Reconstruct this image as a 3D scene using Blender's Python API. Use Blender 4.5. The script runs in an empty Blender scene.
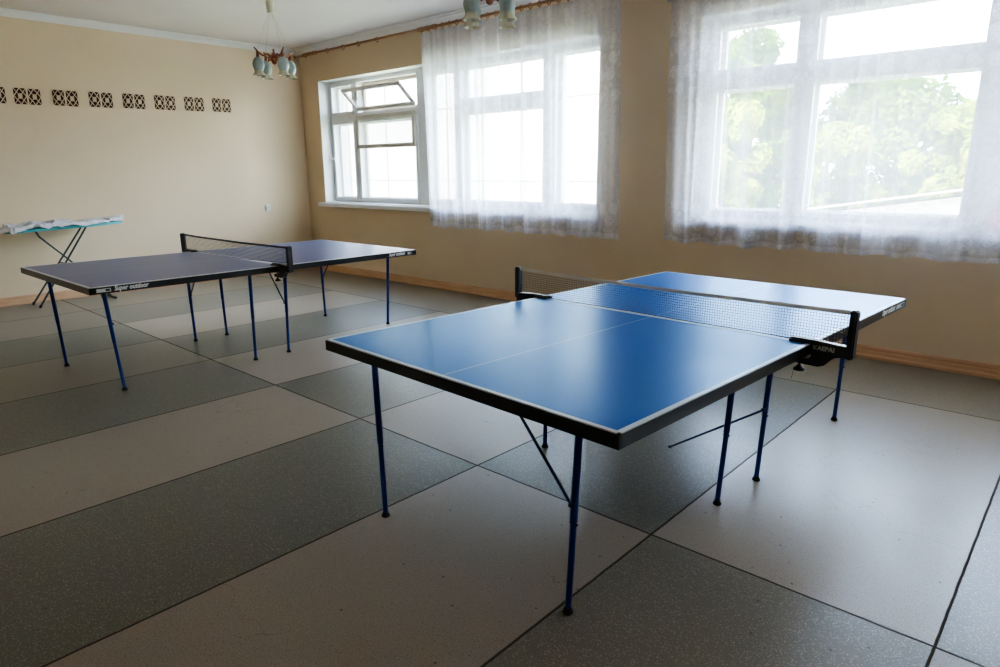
import bpy, bmesh, math, random
from math import sin, cos, pi, radians, floor, sqrt, hypot
from mathutils import Vector, Matrix, noise
random.seed(7)
sc = bpy.context.scene
COL = sc.collection

# ------------------------------------------------------------------ camera
FPX, PITCH, YAW, ROLL = 661.12, 0.239392, 0.738903, -0.006335
CAM = Vector((9.196, -5.732, 1.4576))
fw = Vector((-sin(YAW)*cos(PITCH), cos(YAW)*cos(PITCH), -sin(PITCH)))
rt = Vector((cos(YAW), sin(YAW), 0)); up = rt.cross(fw)
r2 = rt*cos(ROLL)+up*sin(ROLL); u2 = -rt*sin(ROLL)+up*cos(ROLL)
cd = bpy.data.cameras.new('camera'); cam = bpy.data.objects.new('camera', cd); COL.objects.link(cam)
cd.sensor_width = 36; cd.sensor_fit = 'HORIZONTAL'; cd.lens = FPX/1000*36; cd.clip_end = 300
m = Matrix((r2, u2, -fw)).transposed().to_4x4(); m.translation = CAM
cam.matrix_world = m
sc.camera = cam

# ------------------------------------------------------------------ node helpers
class NT:
    def __init__(s, name):
        s.m = bpy.data.materials.new(name); s.m.use_nodes = True
        s.t = s.m.node_tree; s.t.nodes.clear()
        s.out = s.t.nodes.new('ShaderNodeOutputMaterial')
    def n(s, typ, **kw):
        nd = s.t.nodes.new(typ)
        for k, v in kw.items(): setattr(nd, k, v)
        return nd
    def put(s, sock, v):
        if isinstance(v, bpy.types.NodeSocket): s.t.links.new(v, sock)
        elif v is not None:
            if hasattr(sock.default_value, '__len__') and not hasattr(v, '__len__'): v = [v]*len(sock.default_value)
            if hasattr(v, '__len__') and len(v) == 3 and len(sock.default_value) == 4: v = (*v, 1)
            sock.default_value = v
    def math(s, op, a, b=None, c=None, clamp=False):
        nd = s.n('ShaderNodeMath', operation=op, use_clamp=clamp)
        for i, v in enumerate((a, b, c)):
            if v is not None: s.put(nd.inputs[i], v)
        return nd.outputs[0]
    def mix(s, f, a, b, blend='MIX'):
        nd = s.n('ShaderNodeMix', data_type='RGBA', blend_type=blend)
        s.put(nd.inputs[0], f); s.put(nd.inputs[6], a); s.put(nd.inputs[7], b)
        return nd.outputs[2]
    def noise(s, vec, scale, detail=2, rough=.5, out=0):
        nd = s.n('ShaderNodeTexNoise'); s.put(nd.inputs['Vector'], vec)
        nd.inputs['Scale'].default_value = scale; nd.inputs['Detail'].default_value = detail; nd.inputs['Roughness'].default_value = rough
        return nd.outputs[out]
    def ramp(s, v, lo, hi, a=0., b=1.):
        nd = s.n('ShaderNodeMapRange'); nd.clamp = True
        s.put(nd.inputs[0], v)
        for i, x in enumerate((lo, hi, a, b)): nd.inputs[i+1].default_value = x
        return nd.outputs[0]
    def obj(s): return s.n('ShaderNodeTexCoord').outputs['Object']
    def pos(s): return s.n('ShaderNodeNewGeometry').outputs['Position']
    def sep(s, v):
        nd = s.n('ShaderNodeSeparateXYZ'); s.put(nd.inputs[0], v); return nd.outputs
    def comb(s, x, y, z):
        nd = s.n('ShaderNodeCombineXYZ')
        for i, v in enumerate((x, y, z)): s.put(nd.inputs[i], v)
        return nd.outputs[0]
    def bump(s, h, strength=.3, dist=.01):
        nd = s.n('ShaderNodeBump'); s.put(nd.inputs['Height'], h)
        nd.inputs['Strength'].default_value = strength; nd.inputs['Distance'].default_value = dist
        return nd.outputs[0]
    def pbr(s, col, rough=.5, metal=0., normal=None, spec=.5, **kw):
        b = s.n('ShaderNodeBsdfPrincipled')
        s.put(b.inputs['Base Color'], col); s.put(b.inputs['Roughness'], rough); s.put(b.inputs['Metallic'], metal)
        s.put(b.inputs['Specular IOR Level'], spec)
        if normal is not None: s.put(b.inputs['Normal'], normal)
        for k, v in kw.items(): s.put(b.inputs[k], v)
        return b.outputs[0]
    def coat(s, col, rough, gcol, k, ior, normal, diff_rough=.3):
        d = s.n('ShaderNodeBsdfDiffuse'); s.put(d.inputs[0], col); s.put(d.inputs['Normal'], normal)
        g = s.n('ShaderNodeBsdfGlossy'); s.put(g.inputs[0], gcol); s.put(g.inputs['Roughness'], rough); s.put(g.inputs['Normal'], normal)
        fr = s.n('ShaderNodeFresnel'); fr.inputs['IOR'].default_value = ior
        m = s.n('ShaderNodeMixShader'); s.put(m.inputs[0], s.math('MULTIPLY', fr.outputs[0], k)); s.t.links.new(d.outputs[0], m.inputs[1]); s.t.links.new(g.outputs[0], m.inputs[2])
        return m.outputs[0]
    def done(s, sh):
        s.t.links.new(sh, s.out.inputs[0]); return s.m

def simple(name, col, rough=.5, metal=0., var=.06, scale=6., spec=.5, bump=0., bscale=80.):
    t = NT(name); o = t.obj()
    n = t.noise(o, scale, 3)
    c = t.mix(t.ramp(n, .3, .7), tuple(x*(1-var) for x in col), tuple(min(1, x*(1+var)) for x in col))
    nm = t.bump(t.noise(o, bscale, 2), bump, .003) if bump else None
    return t.done(t.pbr(c, rough, metal, nm, spec))

# ------------------------------------------------------------------ materials
def mat_wall():
    t = NT('cream wall paint'); p = t.pos()
    n = t.noise(p, 1.1, 4); st = t.noise(p, 7, 3)
    c = t.mix(t.ramp(n, .3, .7), (.665, .53, .365), (.705, .57, .40))
    c = t.mix(t.math('MULTIPLY', t.ramp(st, .62, .75), .12), c, (.50, .40, .28))
    nm = t.bump(t.noise(p, 90, 3), .12, .004)
    return t.done(t.pbr(c, .62, 0, nm, .35))
def mat_floor():
    t = NT('terrazzo floor'); p = t.pos(); X, Y, Z = t.sep(p)
    wob = t.noise(p, 9, 2)
    xx = t.math('ADD', X, t.math('MULTIPLY', t.math('SUBTRACT', wob, .5), .006))
    yy = t.math('ADD', Y, t.math('MULTIPLY', t.math('SUBTRACT', wob, .5), .006))
    row = t.math('DIVIDE', t.math('ADD', yy, 1.0), 2.5)
    fx = t.math('FLOOR', xx); fr = t.math('FLOOR', row)
    par = t.math('FLOORED_MODULO', t.math('ADD', fx, fr), 2.0)     # 1 = light
    border = t.math('MAXIMUM', t.math('GREATER_THAN', yy, -1.0), t.math('LESS_THAN', xx, 1.0))
    light = t.math('MULTIPLY', par, t.math('SUBTRACT', 1.0, border))
    wn = t.n('ShaderNodeTexWhiteNoise', noise_dimensions='2D'); t.put(wn.inputs['Vector'], t.comb(fx, fr, 0.0))
    hsh = wn.outputs['Value']
    cl = t.mix(hsh, (.25, .195, .142), (.345, .28, .22))
    cdk = t.mix(hsh, (.135, .125, .092), (.19, .160, .118))
    cdk = t.mix(border, cdk, (.225, .178, .118))
    cl = t.mix(t.math('MAXIMUM', t.ramp(X, 3.0, 6.2), t.math('GREATER_THAN', yy, -3.5)), (.235, .19, .14), cl)
    c = t.mix(light, cdk, cl)
    big = t.noise(p, 1.3, 5, .6)
    c = t.mix(t.math('MULTIPLY', t.ramp(big, .3, .75), .16), c, (.20, .165, .12))
    # fine aggregate
    v = t.n('ShaderNodeTexVoronoi'); t.put(v.inputs['Vector'], p); v.inputs['Scale'].default_value = 170
    vr = t.sep(v.outputs['Color'])[0]
    fine = t.noise(p, 210, 2, .7)
    c = t.mix(t.ramp(fine, .50, .66, 0, .5), c, (.07, .06, .05))
    chipl = t.math('MULTIPLY', t.math('LESS_THAN', vr, .34), t.ramp(v.outputs['Distance'], .32, .48, 1, 0))
    amt = t.mix(light, (.42, .42, .42), (.14, .14, .14))
    c = t.mix(t.math('MULTIPLY', chipl, amt), c, (.48, .42, .33))
    chipd = t.math('MULTIPLY', t.math('GREATER_THAN', vr, .90), t.ramp(v.outputs['Distance'], .30, .45, 1, 0))
    c = t.mix(t.math('MULTIPLY', chipd, .45), c, (.08, .065, .05))
    v2 = t.n('ShaderNodeTexVoronoi'); t.put(v2.inputs['Vector'], p); v2.inputs['Scale'].default_value = 22
    vr2 = t.sep(v2.outputs['Color'])[1]
    spot = t.math('MULTIPLY', t.math('GREATER_THAN', vr2, .90), t.math('LESS_THAN', v2.outputs['Distance'], .13))
    c = t.mix(t.math('MULTIPLY', spot, .6), c, (.055, .045, .04))
    # joints
    dx = t.math('ABSOLUTE', t.math('SUBTRACT', xx, t.math('ROUND', xx)))
    ry = t.math('MULTIPLY', t.math('ABSOLUTE', t.math('SUBTRACT', row, t.math('ROUND', row))), 2.5)
    inb = t.math('SUBTRACT', 1.0, border)
    jx = t.math('MULTIPLY', t.ramp(dx, .0035, .0065, 1, 0), t.math('MULTIPLY', t.math('LESS_THAN', yy, -.99), t.math('GREATER_THAN', xx, .9)))
    jy = t.math('MULTIPLY', t.ramp(ry, .0035, .0065, 1, 0), t.math('LESS_THAN', yy, -.9))
    j = t.math('MAXIMUM', jx, jy)
    c = t.mix(t.math('MULTIPLY', j, .9), c, (.05, .04, .032))
    # hairline cracks
    v3 = t.n('ShaderNodeTexVoronoi', feature='DISTANCE_TO_EDGE'); 
    dn = t.n('ShaderNodeTexNoise'); t.put(dn.inputs['Vector'], p); dn.inputs['Scale'].default_value = 5; dn.inputs['Detail'].default_value = 5
    vm = t.n('ShaderNodeVectorMath', operation='MULTIPLY_ADD'); t.put(vm.inputs[0], dn.outputs['Color']); vm.inputs[1].default_value = (.35, .35, .35); t.put(vm.inputs[2], p)
    t.put(v3.inputs['Vector'], vm.outputs[0]); v3.inputs['Scale'].default_value = 1.4
    cm = t.math('MULTIPLY', t.ramp(v3.outputs['Distance'], .001, .004, 1, 0), t.ramp(t.noise(p, 1.7, 1), .55, .62))
    c = t.mix(t.math('MULTIPLY', cm, .55), c, (.09, .075, .06))
    rg = t.math('ADD', t.ramp(t.noise(p, 3, 5, .65), .3, .7, .278, .34), 0.0)
    h = t.math('ADD', t.math('MULTIPLY', t.noise(p, 140, 2), .3), t.math('MULTIPLY', t.noise(p, 4, 3), 1.0))
    h = t.math('SUBTRACT', h, t.math('MULTIPLY', j, .6))
    return t.done(t.coat(c, rg, (.80, .86, .96), t.math('MULTIPLY', t.math('SUBTRACT', 1.0, j), .74), 1.45, t.bump(h, .07, .005)))
def mat_top(hl, hw, ca=(.006, .075, .30), cb=(.008, .085, .33), gc=(.52, .74, 1.0)):
    # blue playing surface with white lines, in the half's own coordinates (u along the length)
    t = NT('blue playing surface'); X, Y, Z = t.sep(t.obj())
    ax = t.math('ABSOLUTE', X); ay = t.math('ABSOLUTE', Y)
    e = t.math('MAXIMUM', t.math('GREATER_THAN', ax, hl-.018), t.math('GREATER_THAN', ay, hw-.018))
    l = t.math('MAXIMUM', e, t.math('MULTIPLY', t.math('LESS_THAN', ay, .002), .55))
    n = t.noise(t.obj(), 3, 4)
    scuff = t.ramp(t.noise(t.obj(), 26, 5, .7), .60, .75)
    c = t.mix(t.ramp(n, .3, .7), ca, cb)
    c = t.mix(t.math('MULTIPLY', scuff, .012), c, (.25, .30, .4))
    c = t.mix(l, c, (.62, .64, .64))
    rg = t.ramp(t.noise(t.obj(), 5, 4), .3, .7, .28, .31)
    nm = t.bump(t.noise(t.obj(), 260, 2), .05, .002)
    return t.done(t.coat(c, rg, gc, .72, 1.45, nm))
def mat_wood(name, a, b, scale=1., rough=.4, axis=0):
    t = NT(name); o = t.obj()
    mp = t.n('ShaderNodeMapping'); t.put(mp.inputs[0], o)
    s = [14*scale]*3; s[axis] = 1.2*scale; mp.inputs['Scale'].default_value = s
    n = t.noise(mp.outputs[0], 3, 5, .6)
    return t.done(t.pbr(t.mix(t.ramp(n, .3, .7), a, b), rough, 0, t.bump(n, .15, .003)))
def mat_glass():
    t = NT('window glass')
    g = t.n('ShaderNodeBsdfGlossy'); g.inputs['Roughness'].default_value = .02
    tr = t.n('ShaderNodeBsdfTransparent'); tr.inputs[0].default_value = (.975, .985, .98, 1)
    fr = t.n('ShaderNodeFresnel'); fr.inputs['IOR'].default_value = 1.45
    mx = t.n('ShaderNodeMixShader'); t.put(mx.inputs[0], t.math('MULTIPLY', fr.outputs[0], .45)); t.t.links.new(tr.outputs[0], mx.inputs[1]); t.t.links.new(g.outputs[0], mx.inputs[2])
    return t.done(mx.outputs[0])
def mat_lace():
    t = NT('white lace voile')
    uv = t.n('ShaderNodeUVMap').outputs[0]; U_, V_, _ = t.sep(uv)      # metres along cloth, metres of height
    # flowers: voronoi rosettes whose petals come from the angle
    def rosette(scale, thr, seed, petals):
        mp = t.n('ShaderNodeMapping'); t.put(mp.inputs[0], uv); mp.inputs['Location'].default_value = (seed, seed*.7, 0)
        v = t.n('ShaderNodeTexVoronoi', voronoi_dimensions='2D'); t.put(v.inputs['Vector'], mp.outputs[0]); v.inputs['Scale'].default_value = scale
        v.inputs['Randomness'].default_value = .55
        w = t.n('ShaderNodeTexVoronoi', voronoi_dimensions='2D', feature='DISTANCE_TO_EDGE'); t.put(w.inputs['Vector'], mp.outputs[0]); w.inputs['Scale'].default_value = scale*5.5
        d = v.outputs['Distance']
        pet = t.math('SUBTRACT', thr, d)
        m_ = t.ramp(pet, 0, .05)
        inner = t.ramp(w.outputs['Distance'], .05, .14, 1.0, .25)
        return t.math('MULTIPLY', m_, inner)
    f1 = rosette(6.0, .36, 1.3, 6)
    f2 = rosette(11.0, .26, 4.1, 5)
    band = t.math('ADD', t.ramp(t.math('ABSOLUTE', t.math('SUBTRACT', V_, 2.38)), .22, .38, 1, 0), t.ramp(V_, 1.28, 1.12, 0, 1), clamp=True)
    col = t.ramp(t.noise(t.comb(t.math('MULTIPLY', U_, 3.2), 0.0, 0.0), 1.0, 0), .5, .56)
    fl = t.math('MAXIMUM', t.math('MULTIPLY', f1, t.math('MAXIMUM', band, t.math('MULTIPLY', col, .55))), t.math('MULTIPLY', f2, t.math('MAXIMUM', t.math('MULTIPLY', band, .7), t.math('MULTIPLY', col, .5))))
    nt = t.ramp(t.noise(uv, 30, 3), .3, .7, .0, .08)
    hem = t.ramp(V_, .86, .85, 0, .15)
    den = t.math('ADD', t.math('ADD', t.math('MULTIPLY', fl, .20), nt), t.math('ADD', hem, .33), clamp=True)
    # threads cover more when the cloth is seen edge-on: 1-(1-d)^(1/cos)
    lw = t.n('ShaderNodeLayerWeight'); lw.inputs['Blend'].default_value = .5
    cosv = t.math('MAXIMUM', t.math('SUBTRACT', 1.0, lw.outputs['Facing']), .16)
    cov = t.math('SUBTRACT', 1.0, t.math('POWER', t.math('SUBTRACT', 1.0, den), t.math('DIVIDE', 1.0, cosv)))
    tr = t.n('ShaderNodeBsdfTransparent')
    tl = t.n('ShaderNodeBsdfTranslucent'); tl.inputs[0].default_value = (.84, .87, 1, 1)
    df = t.n('ShaderNodeBsdfDiffuse'); df.inputs[0].default_value = (.88, .89, 1, 1)
    m1 = t.n('ShaderNodeMixShader'); m1.inputs[0].default_value = .40; t.t.links.new(tl.outputs[0], m1.inputs[1]); t.t.links.new(df.outputs[0], m1.inputs[2])
    m2 = t.n('ShaderNodeMixShader'); t.put(m2.inputs[0], cov); t.t.links.new(tr.outputs[0], m2.inputs[1]); t.t.links.new(m1.outputs[0], m2.inputs[2])
    return t.done(m2.outputs[0])
def mat_plastic():
    t = NT('clear crumpled plastic'); o = t.obj()
    tr = t.n('ShaderNodeBsdfTransparent')
    b = t.pbr((.82, .82, .90), .22, 0, t.bump(t.noise(o, 30, 4), .5, .01), .7)
    mx = t.n('ShaderNodeMixShader'); t.put(mx.inputs[0], t.ramp(t.noise(o, 14, 3), .3, .55, .70, .98)); t.t.links.new(tr.outputs[0], mx.inputs[1]); t.t.links.new(b, mx.inputs[2])
    return t.done(mx.outputs[0])
def mat_leaf(name, a, b):
    t = NT(name); p = t.pos()
    c = t.mix(t.ramp(t.noise(p, 1.3, 4), .35, .65), a, b)
    d = t.n('ShaderNodeBsdfDiffuse'); t.put(d.inputs[0], c)
    tl = t.n('ShaderNodeBsdfTranslucent'); t.put(tl.inputs[0], c)
    mx = t.n('ShaderNodeMixShader'); mx.inputs[0].default_value = .35; t.t.links.new(d.outputs[0], mx.inputs[1]); t.t.links.new(tl.outputs[0], mx.inputs[2])
    return t.done(mx.outputs[0])
def mat_facade():
    t = NT('pale panel facade'); p = t.pos(); X, Y, Z = t.sep(p)
    def joint(v, off, per, w):
        q = t.math('DIVIDE', t.math('SUBTRACT', v, off), per)
        return t.math('LESS_THAN', t.math('MULTIPLY', t.math('ABSOLUTE', t.math('SUBTRACT', q, t.math('ROUND', q))), per), w)
    j = t.math('MAXIMUM', joint(X, -13.17, 1.81, .05), joint(Z, 1.15, 2.6, .03))
    c = t.mix(t.ramp(t.noise(p, 3, 3), .3, .7), (.80, .77, .72), (.88, .85, .80))
    c = t.mix(t.math('MULTIPLY', j, .9), c, (.16, .13, .11))
    return t.done(t.pbr(c, .8))
def mat_roof():
    t = NT('corrugated roof sheet'); p = t.pos()
    c = t.mix(t.ramp(t.noise(p, 5, 4, .7), .35, .65), (.62, .52, .50), (.80, .76, .74))
    return t.done(t.pbr(c, .8))
def mat_shade():
    t = NT('opal glass shade'); X, Y, Z = t.sep(t.obj())
    c = t.mix(t.ramp(Z, -.142, -.12), (.74, .70, .50), (.50, .60, .57))
    c = t.mix(t.math('MULTIPLY', t.ramp(t.noise(t.obj(), 45, 3), .5, .6), .25), c, (.75, .80, .76))
    return t.done(t.pbr(c, .18, 0, None, .6, **{'Transmission Weight': .25}))

M = dict(
    wall=mat_wall(), floor=mat_floor(),
    ceiling=simple('ceiling whitewash', (.69, .625, .615), .8, var=.03, scale=1.2),
    cornice=simple('white cornice', (.76, .75, .74), .6, var=.03),
    base=mat_wood('varnished baseboard', (.50, .285, .15), (.62, .38, .22), 1, .35, 0),
    basel=mat_wood('varnished baseboard left', (.50, .30, .17), (.62, .40, .25), 1, .35, 1),
    white=simple('white gloss paint', (.80, .81, .82), .35, var=.04, scale=9),
    sill=simple('white sill paint', (.78, .80, .84), .4, var=.03),
    glass=mat_glass(), lace=mat_lace(), plastic=mat_plastic(),
    apron=simple('black painted steel', (.010, .010, .011), .32, var=.15),
    top=mat_top(.685, .7625), top_sheen=mat_top(.685, .7625, (.028, .050, .145), (.034, .058, .17), (.86, .86, .98)),  # far table's copy is greyer: the wall's reflection painted into its blue
    leg=simple('blue enamelled steel', (.012, .035, .19), .28, .2, var=.1),
    bracem=simple('dark navy steel', (.008, .016, .07), .35, .2, var=.1),
    black=simple('black plastic', (.012, .012, .014), .4, var=.1),
    rubber=simple('black rubber', (.008, .008, .008), .7, var=.1),
    net=simple('dark net cord', (.11, .12, .15), .8, var=.1),
    nettop=simple('grey beige net tape', (.72, .66, .58), .8, var=.1),
    nettopd=simple('dark net tape', (.07, .07, .075), .8, var=.1),
    letter=simple('white lettering', (.74, .74, .72), .5, var=.02),
    label=simple('faded pale label', (.55, .54, .50), .5, var=.2, scale=120),
    letterg=simple('grey lettering', (.33, .35, .36), .5, var=.02),
    steel=simple('zinc steel', (.35, .35, .36), .35, .8, var=.1),
    rod=mat_wood('turned varnished wood', (.20, .085, .03), (.36, .18, .065), 3, .35, 0),
    carved=mat_wood('carved red brown wood', (.16, .040, .018), (.27, .075, .03), 6, .35, 2),
    cream=simple('cream plastic', (.72, .66, .50), .4, var=.03),
    wire=simple('pale cord', (.55, .50, .40), .6, var=.05),
    shade=mat_shade(),
    teal=simple('teal ironing cover', (.08, .38, .41), .8, var=.12, scale=20, bump=.2),
    tube=simple('dark green grey tube', (.045, .07, .075), .35, .5, var=.1),
    grille=simple('cream plaster grille', (.64, .50, .36), .7, var=.06),
    void=simple('dark brown vent hollow', (.045, .018, .012), .9, var=.2),
    socket=simple('white socket plastic', (.66, .66, .64), .35, var=.02),
    hole=simple('dark socket hole', (.02, .02, .02), .7),
    pink=simple('pink plastic', (.80, .20, .24), .4, var=.05),
    facade=mat_facade(), roof=mat_roof(),
    shed=simple('shed boards', (.45, .38, .30), .8, var=.1),
    ground=simple('dry grass ground', (.34, .36, .20), .95, var=.3, scale=2),
    bark=simple('bark', (.10, .08, .06), .9, var=.3, scale=10),
    leafa=mat_leaf('yellow green foliage', (.10, .19, .015), (.50, .58, .06)),
    leafb=mat_leaf('mid green foliage', (.025, .08, .012), (.20, .36, .05)),
    leafc=mat_leaf('grey green foliage', (.035, .085, .03), (.16, .27, .09)),
    sash_shaded=simple('white paint toned with shade', (.60, .57, .52), .4, var=.06),  # white of the vent sashes, their underside shade put into the tan
    outer=simple('tan outer sash paint', (.60, .50, .42), .5, var=.08),
)

# ------------------------------------------------------------------ mesh helpers
def link(name, bm, mat, parent=None, smooth=False, loc=(0, 0, 0)):
    me = bpy.data.meshes.new(name)
    bmesh.ops.recalc_face_normals(bm, faces=bm.faces)
    bm.to_mesh(me); bm.free()
    if smooth:
        for f in me.polygons: f.use_smooth = True
        try: me.set_sharp_from_angle(angle=radians(40))
        except Exception: pass
    me.materials.append(mat)
    o = bpy.data.objects.new(name, me); COL.objects.link(o); o.location = loc
    if parent: o.parent = parent
    return o
def BM(): return bmesh.new()
def box(bm, lo, hi):
    vs = [bm.verts.new((x, y, z)) for x in (lo[0], hi[0]) for y in (lo[1], hi[1]) for z in (lo[2], hi[2])]
    for f in ((0, 1, 3, 2), (4, 6, 7, 5), (0, 4, 5, 1), (2, 3, 7, 6), (0, 2, 6, 4), (1, 5, 7, 3)):
        bm.faces.new([vs[i] for i in f])
    return vs
def bevel(bm, w=.002, seg=1):
    bmesh.ops.bevel(bm, geom=list(bm.edges), offset=w, segments=seg, affect='EDGES', clamp_overlap=True)
def tube(bm, pts, r, seg=12, cap=True):
    pts = [Vector(p) for p in pts]; n = len(pts)
    rs = r if hasattr(r, '__len__') else [r]*n
    rings = []; prev = None
    for i, p in enumerate(pts):
        d = (pts[min(i+1, n-1)]-pts[max(i-1, 0)]).normalized()
        if prev is None:
            a = d.cross(Vector((0, 0, 1)));
            if a.length < .05: a = d.cross(Vector((1, 0, 0)))
        else: a = prev-d*prev.dot(d)
        a.normalize(); prev = a; b = d.cross(a)
        rings.append([bm.verts.new(p+(a*cos(2*pi*k/seg)+b*sin(2*pi*k/seg))*rs[i]) for k in range(seg)])
    for i in range(n-1):
        for k in range(seg):
            bm.faces.new((rings[i][k], rings[i][(k+1) % seg], rings[i+1][(k+1) % seg], rings[i+1][k]))
    if cap:
        bm.faces.new(rings[0][::-1]); bm.faces.new(rings[-1])
def lathe(bm, prof, c=(0, 0, 0), seg=24, axis='z', flute=None):
    c = Vector(c); rings = []
    for i, (r, h) in enumerate(prof):
        ring = []
        for k in range(seg):
            a = 2*pi*k/seg; rr = r
            if flute: rr = r*(1+flute[i]*cos(a*8))
            v = Vector((rr*cos(a), rr*sin(a), h))
            if axis == 'x': v = Vector((v.z, v.x, v.y))
            if axis == 'y': v = Vector((v.x, v.z, v.y))
            ring.append(bm.verts.new(c+v))
        rings.append(ring)
    for i in range(len(prof)-1):
        for k in range(seg):
            bm.faces.new((rings[i][k], rings[i][(k+1) % seg], rings[i+1][(k+1) % seg], rings[i+1][k]))
    return rings
def lathec(bm, prof, **kw):
    r = lathe(bm, prof, **kw); bm.faces.new(r[0][::-1]); bm.faces.new(r[-1])
def prism(bm, poly, fn, a, b):
    """poly of 2-D points; fn(p,q,t)->3-D; extruded from t=a to t=b"""
    A = [bm.verts.new(fn(p[0], p[1], a)) for p in poly]; B = [bm.verts.new(fn(p[0], p[1], b)) for p in poly]
    bm.faces.new(A[::-1]); bm.faces.new(B); n = len(poly)
    for i in range(n): bm.faces.new((A[i], A[(i+1) % n], B[(i+1) % n], B[i]))
def empty(name, loc=(0, 0, 0), rz=0., parent=None):
    o = bpy.data.objects.new(name, None); COL.objects.link(o); o.location = loc; o.rotation_euler = (0, 0, rz); o.empty_display_size = .1
    if parent: o.parent = parent
    return o
def tag(o, label=None, cat=None, group=None, kind=None):
    if label: o['label'] = label
    if cat: o['category'] = cat
    if group: o['group'] = group
    if kind: o['kind'] = kind
    return o
def text(name, s, size, mat, parent, mtx, shear=0., ext=.0006, sx=1., bold=0.):
    cu = bpy.data.curves.new(name, 'FONT'); cu.body = s; cu.size = size; cu.extrude = ext; cu.shear = shear; cu.offset = bold
    cu.align_x = 'LEFT'; cu.align_y = 'BOTTOM'; cu.resolution_u = 3
    t = bpy.data.objects.new(name+'_src', cu); COL.objects.link(t)
    dg = bpy.context.evaluated_depsgraph_get(); dg.update()
    me = bpy.data.meshes.new_from_object(t.evaluated_get(dg)); bpy.data.objects.remove(t); bpy.data.curves.remove(cu)
    me.name = name
    me.transform(Matrix.Diagonal((sx, 1, 1, 1)))
    me.transform(mtx); me.materials.clear(); me.materials.append(mat)
    o = bpy.data.objects.new(name, me); COL.objects.link(o); o.parent = parent
    return o

# ------------------------------------------------------------------ room shell
XR, YB, H = 11.9, -8.0, 3.205
def S(name, bm, mat, parent=None, **k): return tag(link(name, bm, mat, parent, **k), kind='structure')
b = BM(); box(b, (-.3, YB-.3, -.2), (XR+.3, .5, 0)); S('floor', b, M['floor'])
b = BM(); box(b, (-.3, YB-.3, H), (XR+.3, .5, H+.3)); S('ceiling', b, M['ceiling'])
b = BM(); box(b, (-.3, YB-.3, 0), (0, .5, H)); S('wall_left', b, M['wall'])
b = BM(); box(b, (XR, YB-.3, 0), (XR+.3, .5, H)); S('wall_right', b, M['wall'])
b = BM(); box(b, (0, YB-.3, 0), (XR, YB, H)); S('wall_back', b, M['wall'])
W1 = (.45, 5.31); W2 = (6.34, 11.20); ZB, ZT = 1.03, 2.745
b = BM()
box(b, (0, 0, 0), (XR, .5, ZB)); box(b, (0, 0, ZT), (XR, .5, H))
for x0, x1 in ((0, W1[0]), (W1[1], W2[0]), (W2[1], XR)): box(b, (x0, 0, ZB), (x1, .5, ZT))
S('wall_window_side', b, M['wall'])
# white painted reveals of each opening
def reveal(name, W):
    b = BM(); t_ = .006
    box(b, (W[0], .002, ZB), (W[0]+t_, .46, ZT)); box(b, (W[1]-t_, .002, ZB), (W[1], .46, ZT)); box(b, (W[0], .002, ZT-t_), (W[1], .46, ZT))
    box(b, (W[0], .18, ZB-.001), (W[1], .52, ZB+.01))
    S(name, b, M['white'])
reveal('trim_1', W1); reveal('trim_2', W2)
# cornice (cove moulding)
prof = [(0, 0), (0, -.075), (.012, -.075), (.016, -.055), (.035, -.032), (.062, -.016), (.070, -.012), (.070, 0)]
b = BM(); prism(b, prof, lambda p, q, t: (p, t, H+q), YB, 0); S('trim_3', b, M['cornice'], smooth=True)
prof2 = [(0, 0), (0, -.085), (.014, -.085), (.018, -.062), (.05, -.036), (.058, -.03), (.105, -.024), (.112, -.010), (.15, -.008), (.15, 0)]
b = BM(); prism(b, prof2, lambda p, q, t: (t, -p, H+q), 0, XR); S('trim_4', b, M['cornice'], smooth=True)
# baseboards
bp = [(0, 0), (.030, 0), (.030, .022), (.022, .034), (.020, .060), (.016, .066), (.016, .084), (.008, .096), (0, .10)]
b = BM(); prism(b, bp, lambda p, q, t: (t, -p, q), .0, XR); S('baseboard_window_side', b, M['base'])
b = BM(); prism(b, bp, lambda p, q, t: (p, t, q), YB, -.03); S('baseboard_left', b, M['basel'])
b = BM(); prism(b, bp, lambda p, q, t: (XR-p, t, q), YB, -.03); S('baseboard_right', b, M['basel'])
b = BM(); prism(b, bp, lambda p, q, t: (t, YB+p, q), .03, XR-.03); S('baseboard_back', b, M['base'])

# ------------------------------------------------------------------ windows
YI, YO = .170, .245           # inner and outer sash planes
def frame_bars(bm, x0, x1, z0, z1, y0, y1, w, bars=()):
    box(bm, (x0, y0, z0), (x0+w, y1, z1)); box(bm, (x1-w, y0, z0), (x1, y1, z1))
    box(bm, (x0+w, y0, z0), (x1-w, y1, z0+w)); box(bm, (x0+w, y0, z1-w), (x1-w, y1, z1))
    for z in bars: box(bm, (x0+w, y0, z-w*.5), (x1-w, y1, z+w*.5))
def sash(parent, x0, x1, z0, z1, y, w=.045, th=.04, mat=None, name='sash'):
    b = BM(); frame_bars(b, x0, x1, z0, z1, y, y+th, w); bevel(b, .004)
    s = link(name, b, mat or M['white'], parent)
    b = BM(); box(b, (x0+w-.006, y+th*.45, z0+w-.006), (x1-w+.006, y+th*.45+.004, z1-w+.006))
    link('pane', b, M['glass'], s)
    return s
TZ0, TZ1 = 2.175, 2.285
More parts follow.
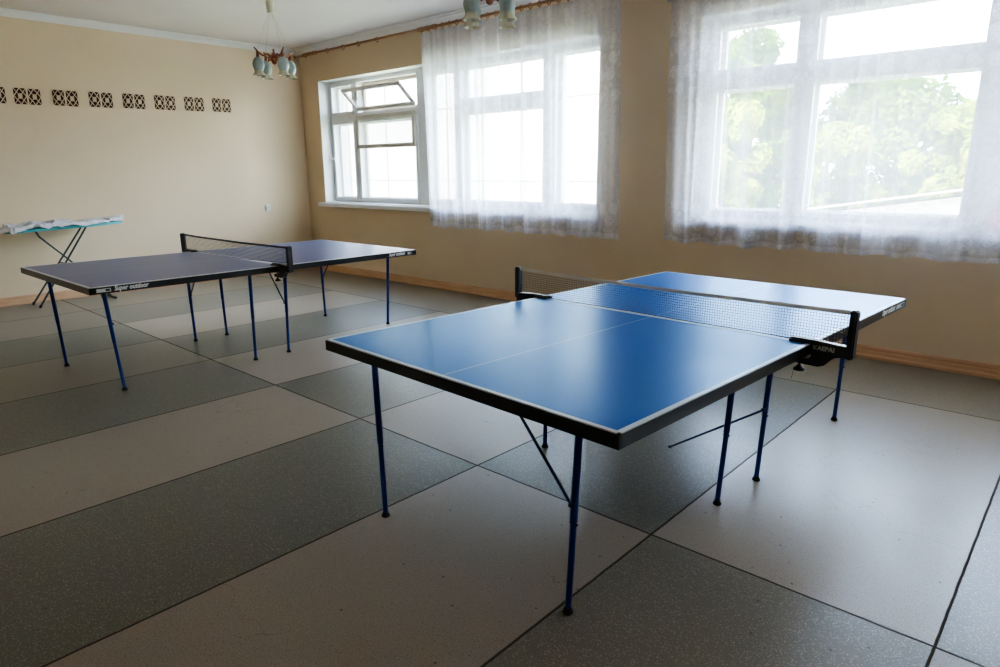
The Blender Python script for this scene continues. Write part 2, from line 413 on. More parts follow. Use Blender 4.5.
def window(name, W, cells, opened=None):
    """cells: (x0,x1,transom?)"""
    root = tag(empty(name, (W[0], 0, ZB)), kind='structure')
    L = lambda o: o
    inv = Vector((W[0], 0, ZB))
    b = BM()
    y0, y1 = .182, .33
    # box frame: head, foot, posts between cells
    box(b, (W[0]+.006, y0, ZB+.01), (W[1]-.006, y1, ZB+.055)); box(b, (W[0]+.006, y0, ZT-.055), (W[1]-.006, y1, ZT-.006))
    xs = [W[0]+.006]+[v for c in cells for v in c[:2]]+[W[1]-.006]
    for i in range(0, len(xs), 2): box(b, (xs[i], y0, ZB+.055), (xs[i+1], y1, ZT-.055))
    for c in cells:
        if c[2]: box(b, (c[0], y0, TZ0), (c[1], y1, TZ1))
    fr = link('window_frame', b, M['white'], root)
    for i, c in enumerate(cells):
        spans = [(ZB+.055, TZ0), (TZ1, ZT-.055)] if c[2] else [(ZB+.055, ZT-.055)]
        for k, (z0, z1) in enumerate(spans):
            if not (opened == i and k == 1):
                sash(root, c[0]-.012, c[1]+.012, z0-.012, z1+.012, YI-.008, .042)
            sash(root, c[0]+.001, c[1]-.001, z0+.001, z1-.001, YO+.03, .040, mat=(M['outer'] if opened == i and k == 1 else M['white']))
    for ch in root.children:
        ch.location = -inv
    return root
c1 = [(.50, 1.04, 1), (1.12, 2.39, 1), (2.59, 3.12, 0), (3.18, 4.50, 1), (4.61, 5.24, 0)]
w1 = window('window_1', W1, c1, opened=1)
c2 = [(6.42, 7.14, 1), (7.24, 8.41, 1), (8.60, 9.14, 0), (9.22, 10.32, 1), (10.40, 11.11, 1)]
w2 = window('window_2', W2, c2)
inv1 = Vector((W1[0], 0, ZB))
# hopper vent tilted inwards and second vent sash hanging down
s = sash(w1, 0, 1.24, 0, .37, 0, .044, .035, mat=M['sash_shaded'], name='tilted_vent_sash')
s.location = Vector((1.135, YI-.01, TZ1+.015))-inv1; s.rotation_euler = (radians(47), 0, 0)
s['label'] = 'vent sash tilted open into the room'
s = sash(w1, 1.13, 2.385, 1.79, 2.235, .125, .055, .03, mat=M['sash_shaded'], name='hanging_vent_sash'); s.location = -inv1
s['label'] = 'second vent sash folded down over the lower pane'
b = BM()
for sx in (1.20,): tube(b, [(sx, .10, TZ1+.16), (sx-.03, .16, TZ1+.02)], .006, 6)
o = link('stay', b, M['steel'], w1); o.location = -inv1
b = BM(); box(b, (.53, .135, 1.62), (.55, .168, 1.72)); tube(b, [(.54, .15, 1.66), (.54, .09, 1.66), (.54, .085, 1.70)], .007, 8); bevel(b, .002)
o = link('handle', b, M['socket'], w1); o.location = -inv1
for nm, W, n in (('sill_1', W1, 1), ('sill_2', W2, 2)):
    b = BM(); box(b, (W[0]-.11, -.07, ZB-.055), (W[1]+.09, .0, ZB)); box(b, (W[0]+.006, 0, ZB-.0), (W[1]-.006, .186, ZB+.012)); bevel(b, .006, 2)
    S('trim_%d' % (4+n), b, M['sill'])

# ------------------------------------------------------------------ curtains, rods
def curtain(x0, x1, z0, z1, y, seed, name, amp=.032, full=1.35, left_pinch=0):
    b = BM(); uvl = b.loops.layers.uv.new('UVMap')
    nx = int((x1-x0)/.008); nz = 34
    rnd = random.Random(seed)
    ph = [rnd.uniform(0, 6.28) for _ in range(8)]; fr = [rnd.uniform(17, 23), rnd.uniform(33, 43), rnd.uniform(7, 10), rnd.uniform(58, 70)]
    rows = []
    for j in range(nz+1):
        tz = j/nz; z = z1+(z0-z1)*tz; row = []
        for i in range(nx+1):
            x = x0+(x1-x0)*i/nx
            g = .35+.65*min(1, tz*2.5)
            wv = .5*sin(fr[0]*x+ph[0]+.9*sin(2.1*x+ph[4]))+.28*sin(fr[1]*x+ph[1]+.7*sin(3*x+tz))+.5*sin(fr[2]*x+ph[2]+.5*tz)+.14*sin(fr[3]*x+ph[3])
            wv = math.copysign(abs(wv)**.8, wv)
            dy = amp*g*wv+.010*tz*noise.noise(Vector((x*2.2, tz*3, seed)))
            zz = z+(.016*abs(sin(fr[2]*1.3*x+ph[2]))+.006*sin(fr[0]*x)+.014*noise.noise(Vector((x*1.7, seed, 0))))*tz**3
            dx = .010*sin(fr[1]*.5*x+ph[5])*g+(.06*tz-.02)
            row.append((b.verts.new((x+dx, y+dy, zz)), ((x*full+seed*3.1), z)))
        rows.append(row)
    for j in range(nz):
        for i in range(nx):
            q = (rows[j][i], rows[j][i+1], rows[j+1][i+1], rows[j+1][i])
            f = b.faces.new([v for v, _ in q])
            for lp, (_, uv) in zip(f.loops, q): lp[uvl].uv = uv
            f.smooth = True
    o = link(name, b, M['lace'], smooth=False)
    for f in o.data.polygons: f.use_smooth = True
    return o
RY, RZ = -.15, 3.09
c = curtain(2.86, 5.62, .80, 3.055, -.13, 1, 'lace_curtain'); tag(c, 'sheer white lace curtain drawn over the right part of the left window', 'curtain')
c = curtain(6.13, 7.80, .815, 3.055, -.11, 2, 'lace_curtain'); tag(c, 'sheer lace curtain panel at the left of the right window, beside bare wall', 'curtain')
c = curtain(7.79, 11.35, .82, 3.055, -.15, 3, 'lace_curtain', amp=.026); tag(c, 'sheer lace curtain panel over the right window, running out of the right picture edge', 'curtain')
# valance band on the right window
c = curtain(6.07, 11.42, 2.865, 3.06, -.20, 5, 'gathered_valance', amp=.02); tag(c, 'short gathered white heading band above the right window', 'valance')

def rod(x0, x1, label):
    root = tag(empty('curtain_rod', ((x0+x1)/2, RY, RZ)), label, 'curtain rod')
    cx = (x0+x1)/2
    b = BM(); L = x1-x0
    # turned pieces (baluster profile) at both ends and in the middle, plain rod elsewhere
    def turned(xc, l):
        p = [(.011, 0), (.018, .01), (.012, .03), (.020, .05), (.015, .08), (.019, .12), (.015, .16), (.020, .19), (.012, .21), (.018, .23), (.011, .24)]
        return [(r*1.35, xc-l/2+h/.24*l) for r, h in p]
    pr = [(.004, x0-.03), (.018, x0-.02), (.024, x0), (.018, x0+.02), (.010, x0+.03), (.013, x0+.04)]
    xs = [x0+.38, x0+L*.505, x1-.38]
    for xm in xs: pr += turned(xm, .34)
    pr += [(.013, x1-.03), (.018, x1-.02), (.024, x1), (.018, x1+.02), (.004, x1+.03)]
    lathec(b, [(r, h-cx) for r, h in pr], axis='x', seg=12)
    link('pole', b, M['rod'], root, smooth=True)
    for xb in (x0+.05, x1-.05):
        b = BM(); tube(b, [(xb-cx, .0, -.005), (xb-cx, .10, .02), (xb-cx, .148, .03)], .012, 8); lathec(b, [(.028, .138), (.028, .149)], c=(xb-cx, 0, .03), axis='y', seg=14)
        link('bracket', b, M['rod'], root, smooth=True)
    return root
r_ = rod(.14, 5.80, 'long brown turned wooden curtain rod above the left window')
r2_ = rod(6.0, 11.5, 'brown wooden curtain rod above the right window')
# rings as parts
bR = BM()
N1, N2 = 22, 6
maj, mi = .026, .0042
ringv = []
for i in range(N1):
    a = 2*pi*i/N1; ringv.append([bR.verts.new(((mi)*sin(2*pi*j/N2)*1.6, (maj+mi*cos(2*pi*j/N2))*cos(a), (maj+mi*cos(2*pi*j/N2))*sin(a)-.006)) for j in range(N2)])
for i in range(N1):
    for j in range(N2): bR.faces.new((ringv[i][j], ringv[(i+1) % N1][j], ringv[(i+1) % N1][(j+1) % N2], ringv[i][(j+1) % N2]))
box(bR, (-.002, -.002, -.048), (.002, .002, -.028))
ring0 = link('curtain_ring', bR, M['rod'], None, smooth=True)
first = True
for root, cx, xs in ((r_, 2.97, [.95, 1.32, 1.66, 2.05]+[2.9+.118*i for i in range(24)]), (r2_, 8.75, [6.12+.16*i for i in range(33)])):
    for x in xs:
        o = ring0 if first else ring0.copy()
        if not first: COL.objects.link(o)
        first = False
        o.parent = root; o.location = (x-cx, 0, 0)

# ------------------------------------------------------------------ table tennis tables
def tt_table(name, label, x, y, r, feet, braces, signs, tm='top'):
    root = tag(empty(name, (x, y, 0), r), label, 'table')
    M2 = Matrix.Rotation(-r, 3, 'Z')
    def loc(p):
        q = M2 @ Vector((p[0]-x, p[1]-y, 0)); return Vector((q.x, q.y, p[2]))
    TH = .76
    aprons = []
    for s_ in (-1, 1):
        b = BM(); box(b, (-.683, -.7625, -.010), (.683, .7625, .010))
        bmesh.ops.bevel(b, geom=[e for e in b.edges if abs(e.verts[0].co.x-e.verts[1].co.x) < 1e-6 and abs(e.verts[0].co.y-e.verts[1].co.y) < 1e-6], offset=.012, segments=3, affect='EDGES')
        t_ = link('tabletop', b, M[tm], root, loc=(s_*.6855, 0, TH-.010))
        b = BM()
        z0, z1 = TH-.047, TH-.004; w = .022; a0, a1 = (s_*.6855-.685, s_*.6855+.685); e_ = .0022
        box(b, (a0-e_*0, -.7625-e_, z0), (a1, -.7625+w, z1)); box(b, (a0, .7625-w, z0), (a1, .7625+e_, z1))
        if s_ < 0: box(b, (a0-e_, -.7625-e_, z0), (a0+w, .7625+e_, z1)); box(b, (a1-w, -.74, z0), (a1, .74, z1-.014))
        else: box(b, (a1-w, -.7625-e_, z0), (a1+e_, .7625+e_, z1)); box(b, (a0, -.74, z0), (a0+w, .74, z1-.014))
        # cross rails under the top
        for u in (-.35, .35): box(b, (s_*.6855+u-.015, -.74, z0+.006), (s_*.6855+u+.015, .74, z1-.014))
        ap = link('apron', b, M['apron'], root); aprons.append(ap)
    # legs
    for k, (foot, dx) in enumerate(feet):
        f = loc((foot[0], foot[1], 0))
        tp_w = Vector((foot[0], foot[1], .725))+Vector((rt.x, rt.y, 0))*dx
        tp = loc(tp_w)
        tp.x = max(-1.345, min(1.345, tp.x)); tp.y = max(-.738, min(.738, tp.y))
        b = BM(); tube(b, [f+Vector((0, 0, .018)), f.lerp(tp, .47), f.lerp(tp, .475), tp], [.0115, .0115, .0135, .0135], 14)
        lg = link('leg', b, M['leg'], root, smooth=True)
        b = BM(); lathec(b, [(.017, 0), (.019, .003), (.018, .009), (.0135, .014), (.0130, .022)], c=f, seg=16); link('foot_cap', b, M['rubber'], lg, smooth=True)
        b = BM(); q = f.lerp(tp, .46); tube(b, [q+Vector((0, -.016, 0)), q+Vector((0, .014, 0))], .0045, 8); link('adjusting_knob', b, M['black'], lg, smooth=True)
    for k, (p0, p1) in enumerate(braces):
        a, c_ = loc(p0), loc(p1)
        b = BM(); tube(b, [a, c_], .0055, 8); 
        lathec(b, [(.009, -.008), (.009, .008)], c=a, seg=10, axis='y'); lathec(b, [(.008, -.007), (.008, .007)], c=c_, seg=10, axis='y')
        link('brace', b, M['bracem'], root, smooth=False)
    for (kind, s0, s1) in signs:       # along the right-hand long side (v = -W), u from s0 to s1
        L = s1-s0; yv = -.7625-.0030
        if kind == 'text':
            mt = Matrix.Translation((s0, yv, TH-.043)) @ Matrix.Rotation(radians(90), 4, 'X')
            o = text('lettering', 'Super outdoor', .044, M['letter'], root, mt, shear=.25, bold=.0012)
            w_ = max(v.co.x for v in o.data.vertices)-s0
            for v in o.data.vertices: v.co.x = s0+(v.co.x-s0)*L/w_
            o['label'] = 'white slanted lettering on the table edge'
        else:
            b = BM(); box(b, (s0, yv-.0004, TH-.036), (s1, yv+.001, TH-.014)); lb = link('edge_label', b, M['label'], root)
            b = BM(); box(b, (s0+L*.62, yv-.0012, TH-.032), (s1-L*.08, yv-.0004, TH-.018)); link('label_print', b, M['black'], lb)
    return root

T1 = (7.6019, -2.8585, 1.5219); T2 = (3.706, -3.0666, 1.5845)
feet1 = [((7.059, -4.135), -.015), ((8.041, -4.129), .026), ((8.091, -3.076), .035), ((8.128, -2.724), .026), ((8.164, -1.628), .014),
         ((7.115, -3.089), 0), ((7.13, -2.70), 0), ((7.17, -1.60), 0)]
br1 = [((8.045, -4.127, .40), (7.76, -4.12, .722)), ((8.135, -2.735, .365), (7.665, -2.72, .040)), ((7.12, -3.089, .40), (7.40, -3.089, .722)), ((7.17, -1.60, .40), (7.45, -1.60, .722))]
t1 = tt_table('table_tennis_table', 'large blue table tennis table nearest the viewer, in front of the right window', *T1, feet1, br1,
              [('text', .945, 1.165), ('label', 1.19, 1.33)])
feet2 = [((3.324, -4.336), -.03), ((4.313, -4.253), -.05), ((3.296, -3.314), -.01), ((3.289, -3.023), -.01), ((4.291, -3.268), .015), ((4.272, -2.962), .02), ((3.264, -1.943), -.01), ((4.065, -1.75), .03)]
br2 = [((4.277, -4.26, .47), (4.10, -4.26, .722)), ((3.30, -3.314, .42), (3.55, -3.314, .722)), ((4.27, -2.962, .42), (4.0, -2.962, .722)), ((3.27, -1.95, .41), (3.53, -1.95, .722))]
t2 = tt_table('table_tennis_table', 'blue table tennis table farther back on the left, beside the ironing board', *T2, feet2, br2,
              [('label', -1.33, -1.245), ('text', -1.225, -1.01), ('text', 1.05, 1.24), ('label', 1.27, 1.32)], 'top_sheen')

def tt_net(label, x, y, r, topmat, rise_l, rise_r, lettering, w=.0009):
    root = tag(empty('table_tennis_net', (x, y, .76), r), label, 'net')
    V = .915; HH = .1525
    nz = 11; nv = 150
    b = BM()
    def bot(v): return .006+(rise_l if v > 0 else rise_r)*max(0, abs(v)/V-.0)**1.5
    def sag(v): return HH-.010-.008*(1-(v/V)**2)
    def P(v, k):      # strand crossing
        z = bot(v)+(sag(v)-bot(v))*k/nz; return Vector((.003*sin(v*9)+.0015*sin(v*61+k), v, z))
    for i in range(nv+1):
        v = -V+.012+(2*V-.024)*i/nv
        for k in range(nz):
            a, c_ = P(v, k), P(v+(.0022 if k % 2 else -.0022), k+1)
            a = a+Vector((0, (-.0011 if k % 2 else .0011), 0))
            vs = [b.verts.new(q) for q in (a+Vector((0, -w, 0)), a+Vector((0, w, 0)), c_+Vector((0, w, 0)), c_+Vector((0, -w, 0)))]
            b.faces.new(vs)
    for k in range(nz+1):
        prev = None
        for i in range(nv+1):
            v = -V+.012+(2*V-.024)*i/nv; q = P(v, k); ww = w if 0 < k else .0025
            cur = (b.verts.new(q+Vector((0, 0, -ww))), b.verts.new(q+Vector((0, 0, ww))))
            if prev: b.faces.new((prev[0], cur[0], cur[1], prev[1]))
            prev = cur
    link('net_mesh', b, M['net'], root)
    b = BM(); n = 40; prev = None
    for i in range(n+1):
        v = -V+2*V*i/n; z = sag(v)+.009; xo = .003*sin(v*9)
        cur = [b.verts.new((xo+dx, v, z+dz)) for dx, dz in ((-.003, -.011), (.003, -.011), (.0035, .0), (0, .006), (-.0035, 0))]
        if prev:
            for j in range(5): b.faces.new((prev[j], prev[(j+1) % 5], cur[(j+1) % 5], cur[j]))
        prev = cur
    link('top_tape', b, topmat, root)
    for s_ in (-1, 1):
        b = BM(); box(b, (-.022, s_*V-.014, -.040 if s_ < 0 else -.02), (.022, s_*V+.014, HH+.008)); bevel(b, .006, 2)
        link('post', b, M['black'], root, smooth=True)
        b = BM()
        pr = [(.68, .016), (.68, .002), (.765, .002), (.770, -.052), (.760, -.066), (.705, -.068), (.698, -.078), (.705, -.090), (.80, -.092), (.825, -.082), (.842, -.060), (.862, -.043), (.890, -.036), (.915, -.040), (.915, .010), (.76, .018)]
        prism(b, pr, lambda p, q, t: (t, s_*p, q), -.016, .016)
        box(b, (-.030, s_*.765, .0025), (.030, s_*.68, .010)); 
        cl = link('clamp', b, M['black'], root)
        b = BM(); tube(b, [(0, s_*.722, -.05), (0, s_*.722, -.118)], .005, 8); lathec(b, [(.008, -.128), (.022, -.124), (.024, -.117), (.012, -.108), (.008, -.100)], c=(0, s_*.722, 0), seg=16)
        link('screw_knob', b, M['black'], cl, smooth=True)
        if s_ < 0:
            b = BM(); tube(b, [(0, -.700, -.118), (.004, -.698, -.14), (.0, -.694, -.17)], .0012, 5); link('loose_cord', b, M['rod'], cl)
            if lettering:
                # read from the near end: text runs towards the post (v decreasing)
                mt = Matrix(((0, 0, -1, -.0175), (-1, 0, 0, -.775), (0, 1, 0, -.026), (0, 0, 0, 1)))
                text('lettering', lettering, .026, M['letterg'], cl, mt, bold=.0008)
    return root
tt_net('dark mesh net with pale tape clamped across the near blue table', *T1, M['nettop'], .0, .0, 'KAEPAI')
tt_net('dark mesh net clamped across the farther table on the left', T2[0]-.0, T2[1]-.035, T2[2], M['nettopd'], .012, .028, None, w=.0014)

# ------------------------------------------------------------------ ironing board + plastic
ib = tag(empty('ironing_board', (.30, -3.375, 0)), 'teal ironing board on crossed tube legs, standing against the left wall', 'ironing board')
def board_outline(n=28):
    P = []
    L0, L1 = -.62, .58
    for i in range(n+1):
        t_ = i/n; y = L0+(L1-L0)*t_
        w = .155 if t_ < .55 else .155*(1-((t_-.55)/.45)**2.2*.72)
        if t_ < .08: w *= .75+.25*sqrt(t_/.08)
        if t_ > .94: w *= sqrt(max(0.02, 1-((t_-.94)/.06)**2))
        P.append((y, w))
    return P
BO = board_outline()
def tilt(y): return .852+.045*(y+.62)/1.2
b = BM()
poly = [(w, y) for y, w in BO]+[(-w, y) for y, w in reversed(BO)]
prism(b, poly, lambda p, q, t: (p, q, tilt(q)+t), -.012, .016); bevel(b, .004)
link('board', b, M['teal'], ib, smooth=True)
b = BM(); tube(b, [(0, -.33, tilt(-.33)-.012), (0, -.30, .78), (0, -.22, .69), (0, -.10, .56), (0, .02, .42), (0, .28, .10), (0, .34, .02)], .010, 10)
tube(b, [(-.15, .345, .012), (.15, .345, .012)], .011, 10); link('leg', b, M['tube'], ib, smooth=True)
for sx in (-1, 1):
    b = BM(); tube(b, [(sx*.08, .16, tilt(.16)-.012), (sx*.14, -.435, .012)], .010, 10)
    lg = link('leg', b, M['tube'], ib, smooth=True)
    b = BM(); tube(b, [(sx*.14, -.425, .035), (sx*.14, -.438, .0)], .014, 10); link('foot_cap', b, M['black'], lg, smooth=True)
b = BM(); tube(b, [(-.16, -.10, .46), (.16, -.10, .46)], .008, 8); link('crossbar', b, M['tube'], ib, smooth=True)

b = BM(); ny, nx_ = 120, 26; rows = []
for i in range(ny+1):
    y = -.90+1.50*i/ny; row = []
    for j in range(nx_+1):
        a = -1+2*j/nx_
        yy = max(-.62, min(.575, y)); k = min(range(len(BO)), key=lambda q: abs(BO[q][0]-yy)); w = BO[k][1]
        nz_ = noise.noise(Vector((a*1.7, y*7, 1.2)))*.028+noise.noise(Vector((a*5, y*22, 4)))*.018
        if y < -.60:                     # loose bunched end hanging past the board
            t_ = (-.60-y)/.30; w2 = w*(1-.55*t_)+.02
            z = tilt(-.6)+.035-.10*t_**1.5+abs(nz_)*1.2-.03*abs(a)**2
            row.append(b.verts.new((a*w2, y, z)))
        else:
            over = max(0, abs(a)-.80)/.20
            x = (a*w*1.04) if over == 0 else math.copysign(w*1.03+.012*(over > 0), a)
            up_ = .050+max(0, nz_+.016)*(1.2 if y < .05 else .55)+(.016 if (-.42 < y < .0) else 0)*(.5+.5*sin(y*31))+(.015 if y > .40 else 0)
            drop = .052 if y > -.2 else .075
            z = tilt(y)+up_-over*drop*(.45+.5*abs(sin(y*9)))
            row.append(b.verts.new((x, y, z)))
    rows.append(row)
for i in range(ny):
    for j in range(nx_):
        f = b.faces.new((rows[i][j], rows[i][j+1], rows[i+1][j+1], rows[i+1][j])); f.smooth = True
pl = link('plastic_sheet', b, M['plastic'], None, smooth=True, loc=(.30, -3.375, 0))
for f in pl.data.polygons: f.use_smooth = True
tag(pl, 'crumpled clear plastic film wrapped over the teal ironing board', 'plastic sheet')

# ------------------------------------------------------------------ socket
so = tag(empty('wall_socket', (0, -.70, .975)), 'small white electrical socket low on the left wall near the corner', 'socket')
b = BM(); box(b, (0, -.042, -.045), (.010, .042, .045)); bevel(b, .004, 2); link('plate', b, M['socket'], so)
b = BM(); lathe(b, [(.030, .010), (.030, .016), (.026, .016), (.024, .011), (.0005, .011)], axis='x', seg=24); link('round_insert', b, M['socket'], so, smooth=True)
b = BM()
for dy in (-.0095, .0095): lathec(b, [(.004, .0112), (.004, .0135)], c=(0, dy, 0), axis='x', seg=10)
link('socket_holes', b, M['hole'], so)

# ------------------------------------------------------------------ pierced vent grilles on the left wall
GW, GH = .118, .170
def grille():
    root = empty('vent_grille', (0, 0, 0))
    b = BM(); box(b, (.000, -GW/2, -GH/2), (.003, GW/2, GH/2)); link('dark_hollow', b, M['void'], root)
    b = BM(); t0, t1 = .0032, .009; w = .0065
    def bar(p, q, w=w):
        p, q = Vector(p), Vector(q); d = (q-p).normalized(); n_ = Vector((-d.y, d.x))*w/2
        prism(b, [tuple(p+n_), tuple(p-n_), tuple(q-n_), tuple(q+n_)], lambda a, c_, t: (t, a, c_), t0, t1)
    hx, hy = GW/2, GH/2
    # rim with rounded corner notches, diagonals, inner diamond and a solid centre octagon
    c8 = [(cos(2*pi*k/8+pi/8)*.022, sin(2*pi*k/8+pi/8)*.030) for k in range(8)]
    prism(b, c8, lambda a, c_, t: (t, a, c_), t0, t1)
    for sx in (-1, 1):
        for sy in (-1, 1):
            bar((0, 0), (sx*hx, sy*hy))
            bar((sx*hx, 0), (0, sy*hy), .008)
    # scalloped border pieces closing the corners
    for sx in (-1, 1):
        for sy in (-1, 1):
            prism(b, [(sx*hx, sy*hy), (sx*hx*.82, sy*hy), (sx*hx, sy*hy*.86)], lambda a, c_, t: (t, a, c_), t0, t1)
    link('lattice', b, M['grille'], root)
    return root
g0 = grille(); gch = list(g0.children)
ordn = ['first', 'second', 'third', 'fourth', 'fifth', 'sixth', 'seventh']
gi = 0
def put_grille(y, z, label):
    global gi
    if gi == 0: g = g0
    else:
        g = g0.copy(); COL.objects.link(g)
        for ch in gch:
            d = ch.copy(); COL.objects.link(d); d.parent = g
    gi += 1
    g.location = (0.0, y, z); tag(g, label, 'vent grille', 'pierced vent grilles in a row on the left wall')
z_of = lambda y: 2.315+.0225*(y+3.62)
put_grille(-3.755, z_of(-3.75), 'pierced brown and cream vent grille cut off by the left picture edge')
for k in range(7):
    y0 = -3.622+.3735*k
    for j in (0, 1):
        put_grille(y0+.062+.1375*j, z_of(y0), '%s pierced vent grille of the %s pair from the left on the left wall' % (['left', 'right'][j], ordn[k]))

# ------------------------------------------------------------------ chandeliers
RS = .178
def chandelier(x, y, zh, theta, label):
    root = tag(empty('chandelier', (x, y, zh), theta), label, 'chandelier')
    top = H-zh
    b = BM(); tube(b, [(0, 0, top), (.012, 0, top-.015), (.012, 0, top-.035), (0, 0, top-.05)], .004, 6); link('ceiling_hook', b, M['carved'], root)
    b = BM(); lathec(b, [(.004, -.165), (.030, -.160), (.036, -.14), (.042, -.06), (.046, -.05), (.040, -.042), (.004, -.04)], c=(0, 0, top), seg=20); link('ceiling_cup', b, M['cream'], root, smooth=True)
    b = BM(); tube(b, [(0, 0, .02), (0, 0, .09)], .010, 8); lathec(b, [(.006, -.06), (.022, -.05), (.034, -.02), (.030, .005), (.040, .02), (.024, .04), (.010, .06)], seg=16)
    for k in range(8):
        a = pi*k/4+.2; tube(b, [(.02*cos(a), .02*sin(a), -.01), (.055*cos(a), .055*sin(a), .018*(-1)**k), (.066*cos(a), .066*sin(a), .035*(-1)**k)], [.013, .011, .004], 7)
    link('carved_hub', b, M['carved'], root, smooth=True)
    for k in range(4):
        a = pi/2*k; d = Vector((cos(a), sin(a), 0))
        b = BM(); tube(b, [d*.02+Vector((0, 0, .0)), d*.075+Vector((0, 0, .035)), d*.12+Vector((0, 0, .015)), d*.16+Vector((0, 0, .035)), d*RS+Vector((0, 0, .05)), d*(RS+.035)+Vector((0, 0, .085))], [.012, .011, .010, .010, .010, .006], 8)
        ar = link('arm', b, M['carved'], root, smooth=True)
        b = BM(); tube(b, [d*RS+Vector((0, 0, .052)), d*RS+Vector((0, 0, -.012))], [.012, .016], 10); link('lamp_holder', b, M['carved'], ar, smooth=True)
        b = BM(); pts = [d*.012+Vector((0, 0, top-.15)), d*(RS*.45)+Vector((0, 0, top*.52)), d*RS+Vector((0, 0, .065))]; tube(b, pts, .0022, 5); link('suspension_cord', b, M['wire'], root)
        b = BM()
        prof = [(.014, .0), (.028, -.006), (.048, -.030), (.058, -.062), (.057, -.090), (.048, -.116), (.042, -.130), (.045, -.145), (.056, -.165), (.064, -.178)]
        fl = [0]*7+[.02, .04, .07]
        inner = [(r-.003, h+.0005) for r, h in reversed(prof)]
        lathe(b, prof+inner, seg=48, flute=fl+fl[::-1])
        sh = link('lamp_shade', b, M['shade'], root, smooth=True, loc=d*RS+Vector((0, 0, -.005)))
    return root
ya = math.atan2(rt.y, rt.x)
chandelier(2.55, -1.88, 2.615, ya+radians(18.8+27), 'carved wooden chandelier with four glass shades hanging near the room corner')
chandelier(5.69, -1.97, 2.675, ya-radians(45), 'chandelier cut by the top picture edge, only its glass shades showing over the curtain')

# ------------------------------------------------------------------ pink thing on the right sill
b = BM(); lathec(b, [(.034, 0), (.040, .01), (.044, .12), (.047, .14), (.042, .15)], c=(0, 0, 0), seg=20)
o = link('plastic_cup', b, M['pink'], None, smooth=True, loc=(8.63, .07, ZB+.012)); tag(o, 'pink plastic cup on the right window sill behind the lace, at the right picture edge', 'cup')

# ------------------------------------------------------------------ outdoors
GZ = -.9
b = BM(); box(b, (-60, .6, GZ-.1), (60, 90, GZ)); tag(link('ground', b, M['ground']), kind='structure')
# neighbouring panel building
bl = tag(empty('panel_building', (-24, 14, GZ)), 'sunlit pale panel building outside the left window', 'building')
b = BM(); box(b, (-21.5, -2, 0), (21.2, 3.5, 9)); link('wall_panels', b, M['facade'], bl)
b = BM(); box(b, (-21.8, -2.3, 9), (21.5, 3.8, 9.25)); link('roof', b, M['roof'], bl)
# shed with a low gable
sh = tag(empty('garden_shed', (9, 8.5, GZ)), 'low shed with a pale weathered roof below the trees', 'shed')
def rz_(x): return (.64+(x-4.34)*.162)-GZ
b = BM(); A = [(-5.6, 0), (0, 0), (5.6, 0), (5.6, rz_(3.4)-.1), (0, rz_(9)-.1), (-5.6, rz_(3.4)-.1)]
prism(b, [(p, q) for p, q in A], lambda p, q, t: (p, t, q), -1.6, 1.4); link('wall_boards', b, M['roof'], sh)
b = BM()
n = 70
for s_ in (-1, 1):
    prev = None
    for i in range(n+1):
        yv = -1.9+3.5*i/n; dz = .02*sin(i*pi/1.5)
        cur = (b.verts.new((0, yv, rz_(9)+dz)), b.verts.new((s_*6.3, yv, rz_(2.7)+dz)))
        if prev: b.faces.new((prev[0], cur[0], cur[1], prev[1]))
        prev = cur
link('corrugated_roof', b, M['roof'], sh)

def tree(x, y, h, w, mat, n, seed, label):
    rnd = random.Random(seed)
    root = tag(empty('leafy_tree', (x, y, GZ)), label, 'tree', 'trees beyond the right window')
    b = BM(); tube(b, [(0, 0, 0), (.06, .03, h*.25), (-.04, 0, h*.5), (.05, .02, h*.8)], [.16, .12, .08, .03], 10)
    for k in range(7):
        a = k*2.4; z = h*(.25+.07*k); tube(b, [(0, 0, z), (w*.25*cos(a), w*.25*sin(a), z+h*.08), (w*.42*cos(a), w*.42*sin(a), z+h*.16)], [.05, .035, .015], 6)
    link('trunk', b, M['bark'], root, smooth=True)
    blobs = []
    for k in range(26):
        a = rnd.uniform(0, 2*pi); q = rnd.random()**.6; z = rnd.uniform(.14, .93)
        ww = w*.5*(1-abs(z-.5)*1.1)*q
        blobs.append((Vector((cos(a)*ww, sin(a)*ww, z*h)), rnd.uniform(.16, .30)*w*.62))
    vs, fs = [], []
    for i in range(n):
        c_, R_ = rnd.choice(blobs)
        d = Vector((rnd.gauss(0, 1), rnd.gauss(0, 1), rnd.gauss(0, 1))).normalized()
        p = c_+d*R_*(.72+.3*rnd.random()); p.z = max(.1, p.z)
        nrm = (d+Vector((rnd.gauss(0, .5), rnd.gauss(0, .5), rnd.gauss(0, .5)+.3))).normalized()
        t_ = nrm.cross(Vector((rnd.gauss(0, 1), rnd.gauss(0, 1), rnd.gauss(0, 1)))).normalized(); bt = nrm.cross(t_)
        s_ = rnd.uniform(.07, .15)
        k0 = len(vs); vs += [p-t_*s_, p-bt*s_*.55, p+t_*s_, p+bt*s_*.55]; fs.append((k0, k0+1, k0+2, k0+3))
    me = bpy.data.meshes.new('crown'); me.from_pydata([tuple(v) for v in vs], [], fs); me.materials.append(mat)
    o = bpy.data.objects.new('crown', me); COL.objects.link(o); o.parent = root
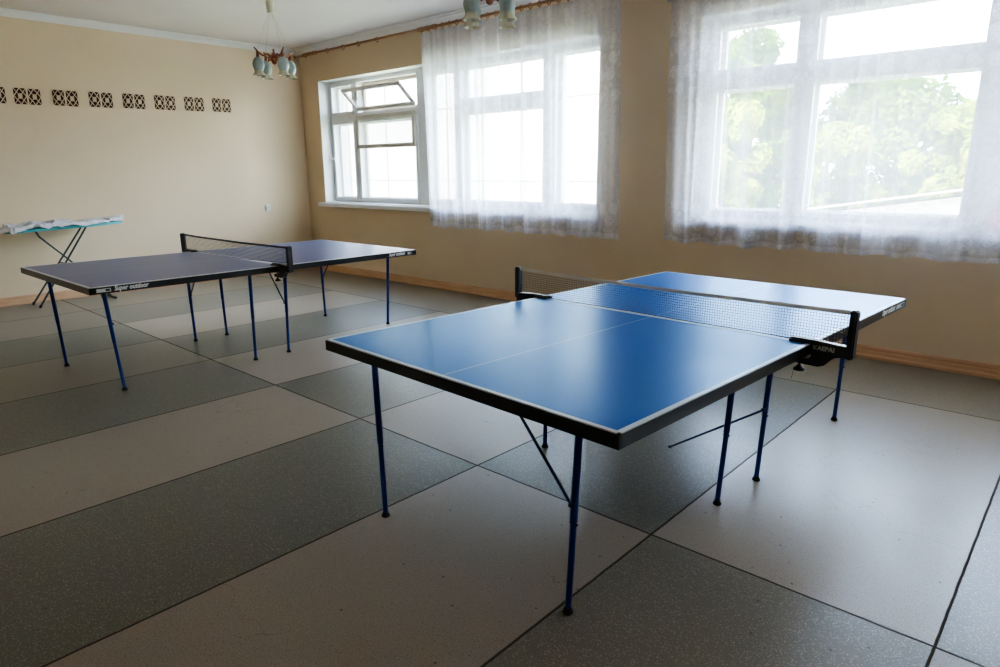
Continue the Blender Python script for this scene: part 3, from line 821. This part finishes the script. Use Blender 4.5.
TR = [(-3.0, 22.5, 6.4, 5.6, 'leafb', 'green tree far back, seen past the left mullion of the right window'),
      (.5, 15.5, 6.4, 4.0, 'leafb', 'green tree showing in the left casement of the right window'),
      (1.6, 11.4, 4.1, 2.5, 'leafa', 'yellow green tree beside the mullion of the right window'),
      (2.4, 20.5, 5.9, 4.6, 'leafc', 'grey green tall tree behind the shed'),
      (5.1, 16.4, 5.0, 4.0, 'leafb', 'mid green tree at the middle of the wide right pane'),
      (3.7, 12.6, 3.6, 2.5, 'leafa', 'low yellow green bush in front of the taller trees'),
      (8.2, 19.5, 5.9, 4.6, 'leafc', 'grey green tree at the right of the wide right pane'),
      (6.6, 12.4, 3.7, 2.6, 'leafa', 'yellow green tree right behind the shed roof'),
      (11.0, 14.8, 5.0, 4.0, 'leafb', 'green tree beyond the right end of the right window'),
      (16.2, 16, 6.0, 4.4, 'leafa', 'pale green tree farthest to the right outside')]
for i, (x, y, h, w, mt, lb) in enumerate(TR): tree(x, y, h, w, M[mt], 12000, 20+i, lb)

# ------------------------------------------------------------------ light
w = bpy.data.worlds.new('sky'); sc.world = w; w.use_nodes = True; nt = w.node_tree; nt.nodes.clear()
out = nt.nodes.new('ShaderNodeOutputWorld'); bg = nt.nodes.new('ShaderNodeBackground')
tc = nt.nodes.new('ShaderNodeTexCoord'); sp = nt.nodes.new('ShaderNodeSeparateXYZ'); mr = nt.nodes.new('ShaderNodeMapRange'); mx = nt.nodes.new('ShaderNodeMix'); mx.data_type = 'RGBA'
nt.links.new(tc.outputs['Generated'], sp.inputs[0]); nt.links.new(sp.outputs[2], mr.inputs[0]); mr.inputs[1].default_value = 0; mr.inputs[2].default_value = .8
nt.links.new(mr.outputs[0], mx.inputs[0]); mx.inputs[6].default_value = (.82, .90, 1, 1); mx.inputs[7].default_value = (.55, .71, 1, 1)
nt.links.new(mx.outputs[2], bg.inputs[0]); bg.inputs[1].default_value = 22.0; nt.links.new(bg.outputs[0], out.inputs[0])
sl = bpy.data.lights.new('sun', 'SUN'); sl.energy = 26; sl.angle = radians(1.2); sl.color = (1, .93, .82)
so_ = bpy.data.objects.new('sun', sl); COL.objects.link(so_); so_.rotation_euler = Vector((.35, .62, -.80)).to_track_quat('-Z', 'Y').to_euler()
for W in (W1, W2):
    al = bpy.data.lights.new('window_portal', 'AREA'); al.shape = 'RECTANGLE'; al.size = W[1]-W[0]; al.size_y = ZT-ZB
    al.cycles.is_portal = True
    ao = bpy.data.objects.new('window_portal', al); COL.objects.link(ao); ao.location = ((W[0]+W[1])/2, .48, (ZB+ZT)/2); ao.rotation_euler = (radians(-90), 0, 0)

sc.view_settings.view_transform = 'AgX'
sc.view_settings.look = 'AgX - Medium High Contrast'
sc.view_settings.exposure = 1.0
cy = sc.cycles
cy.use_denoising = True
cy.max_bounces = 10; cy.diffuse_bounces = 6; cy.glossy_bounces = 4; cy.transmission_bounces = 6; cy.transparent_max_bounces = 16
cy.sample_clamp_indirect = 6
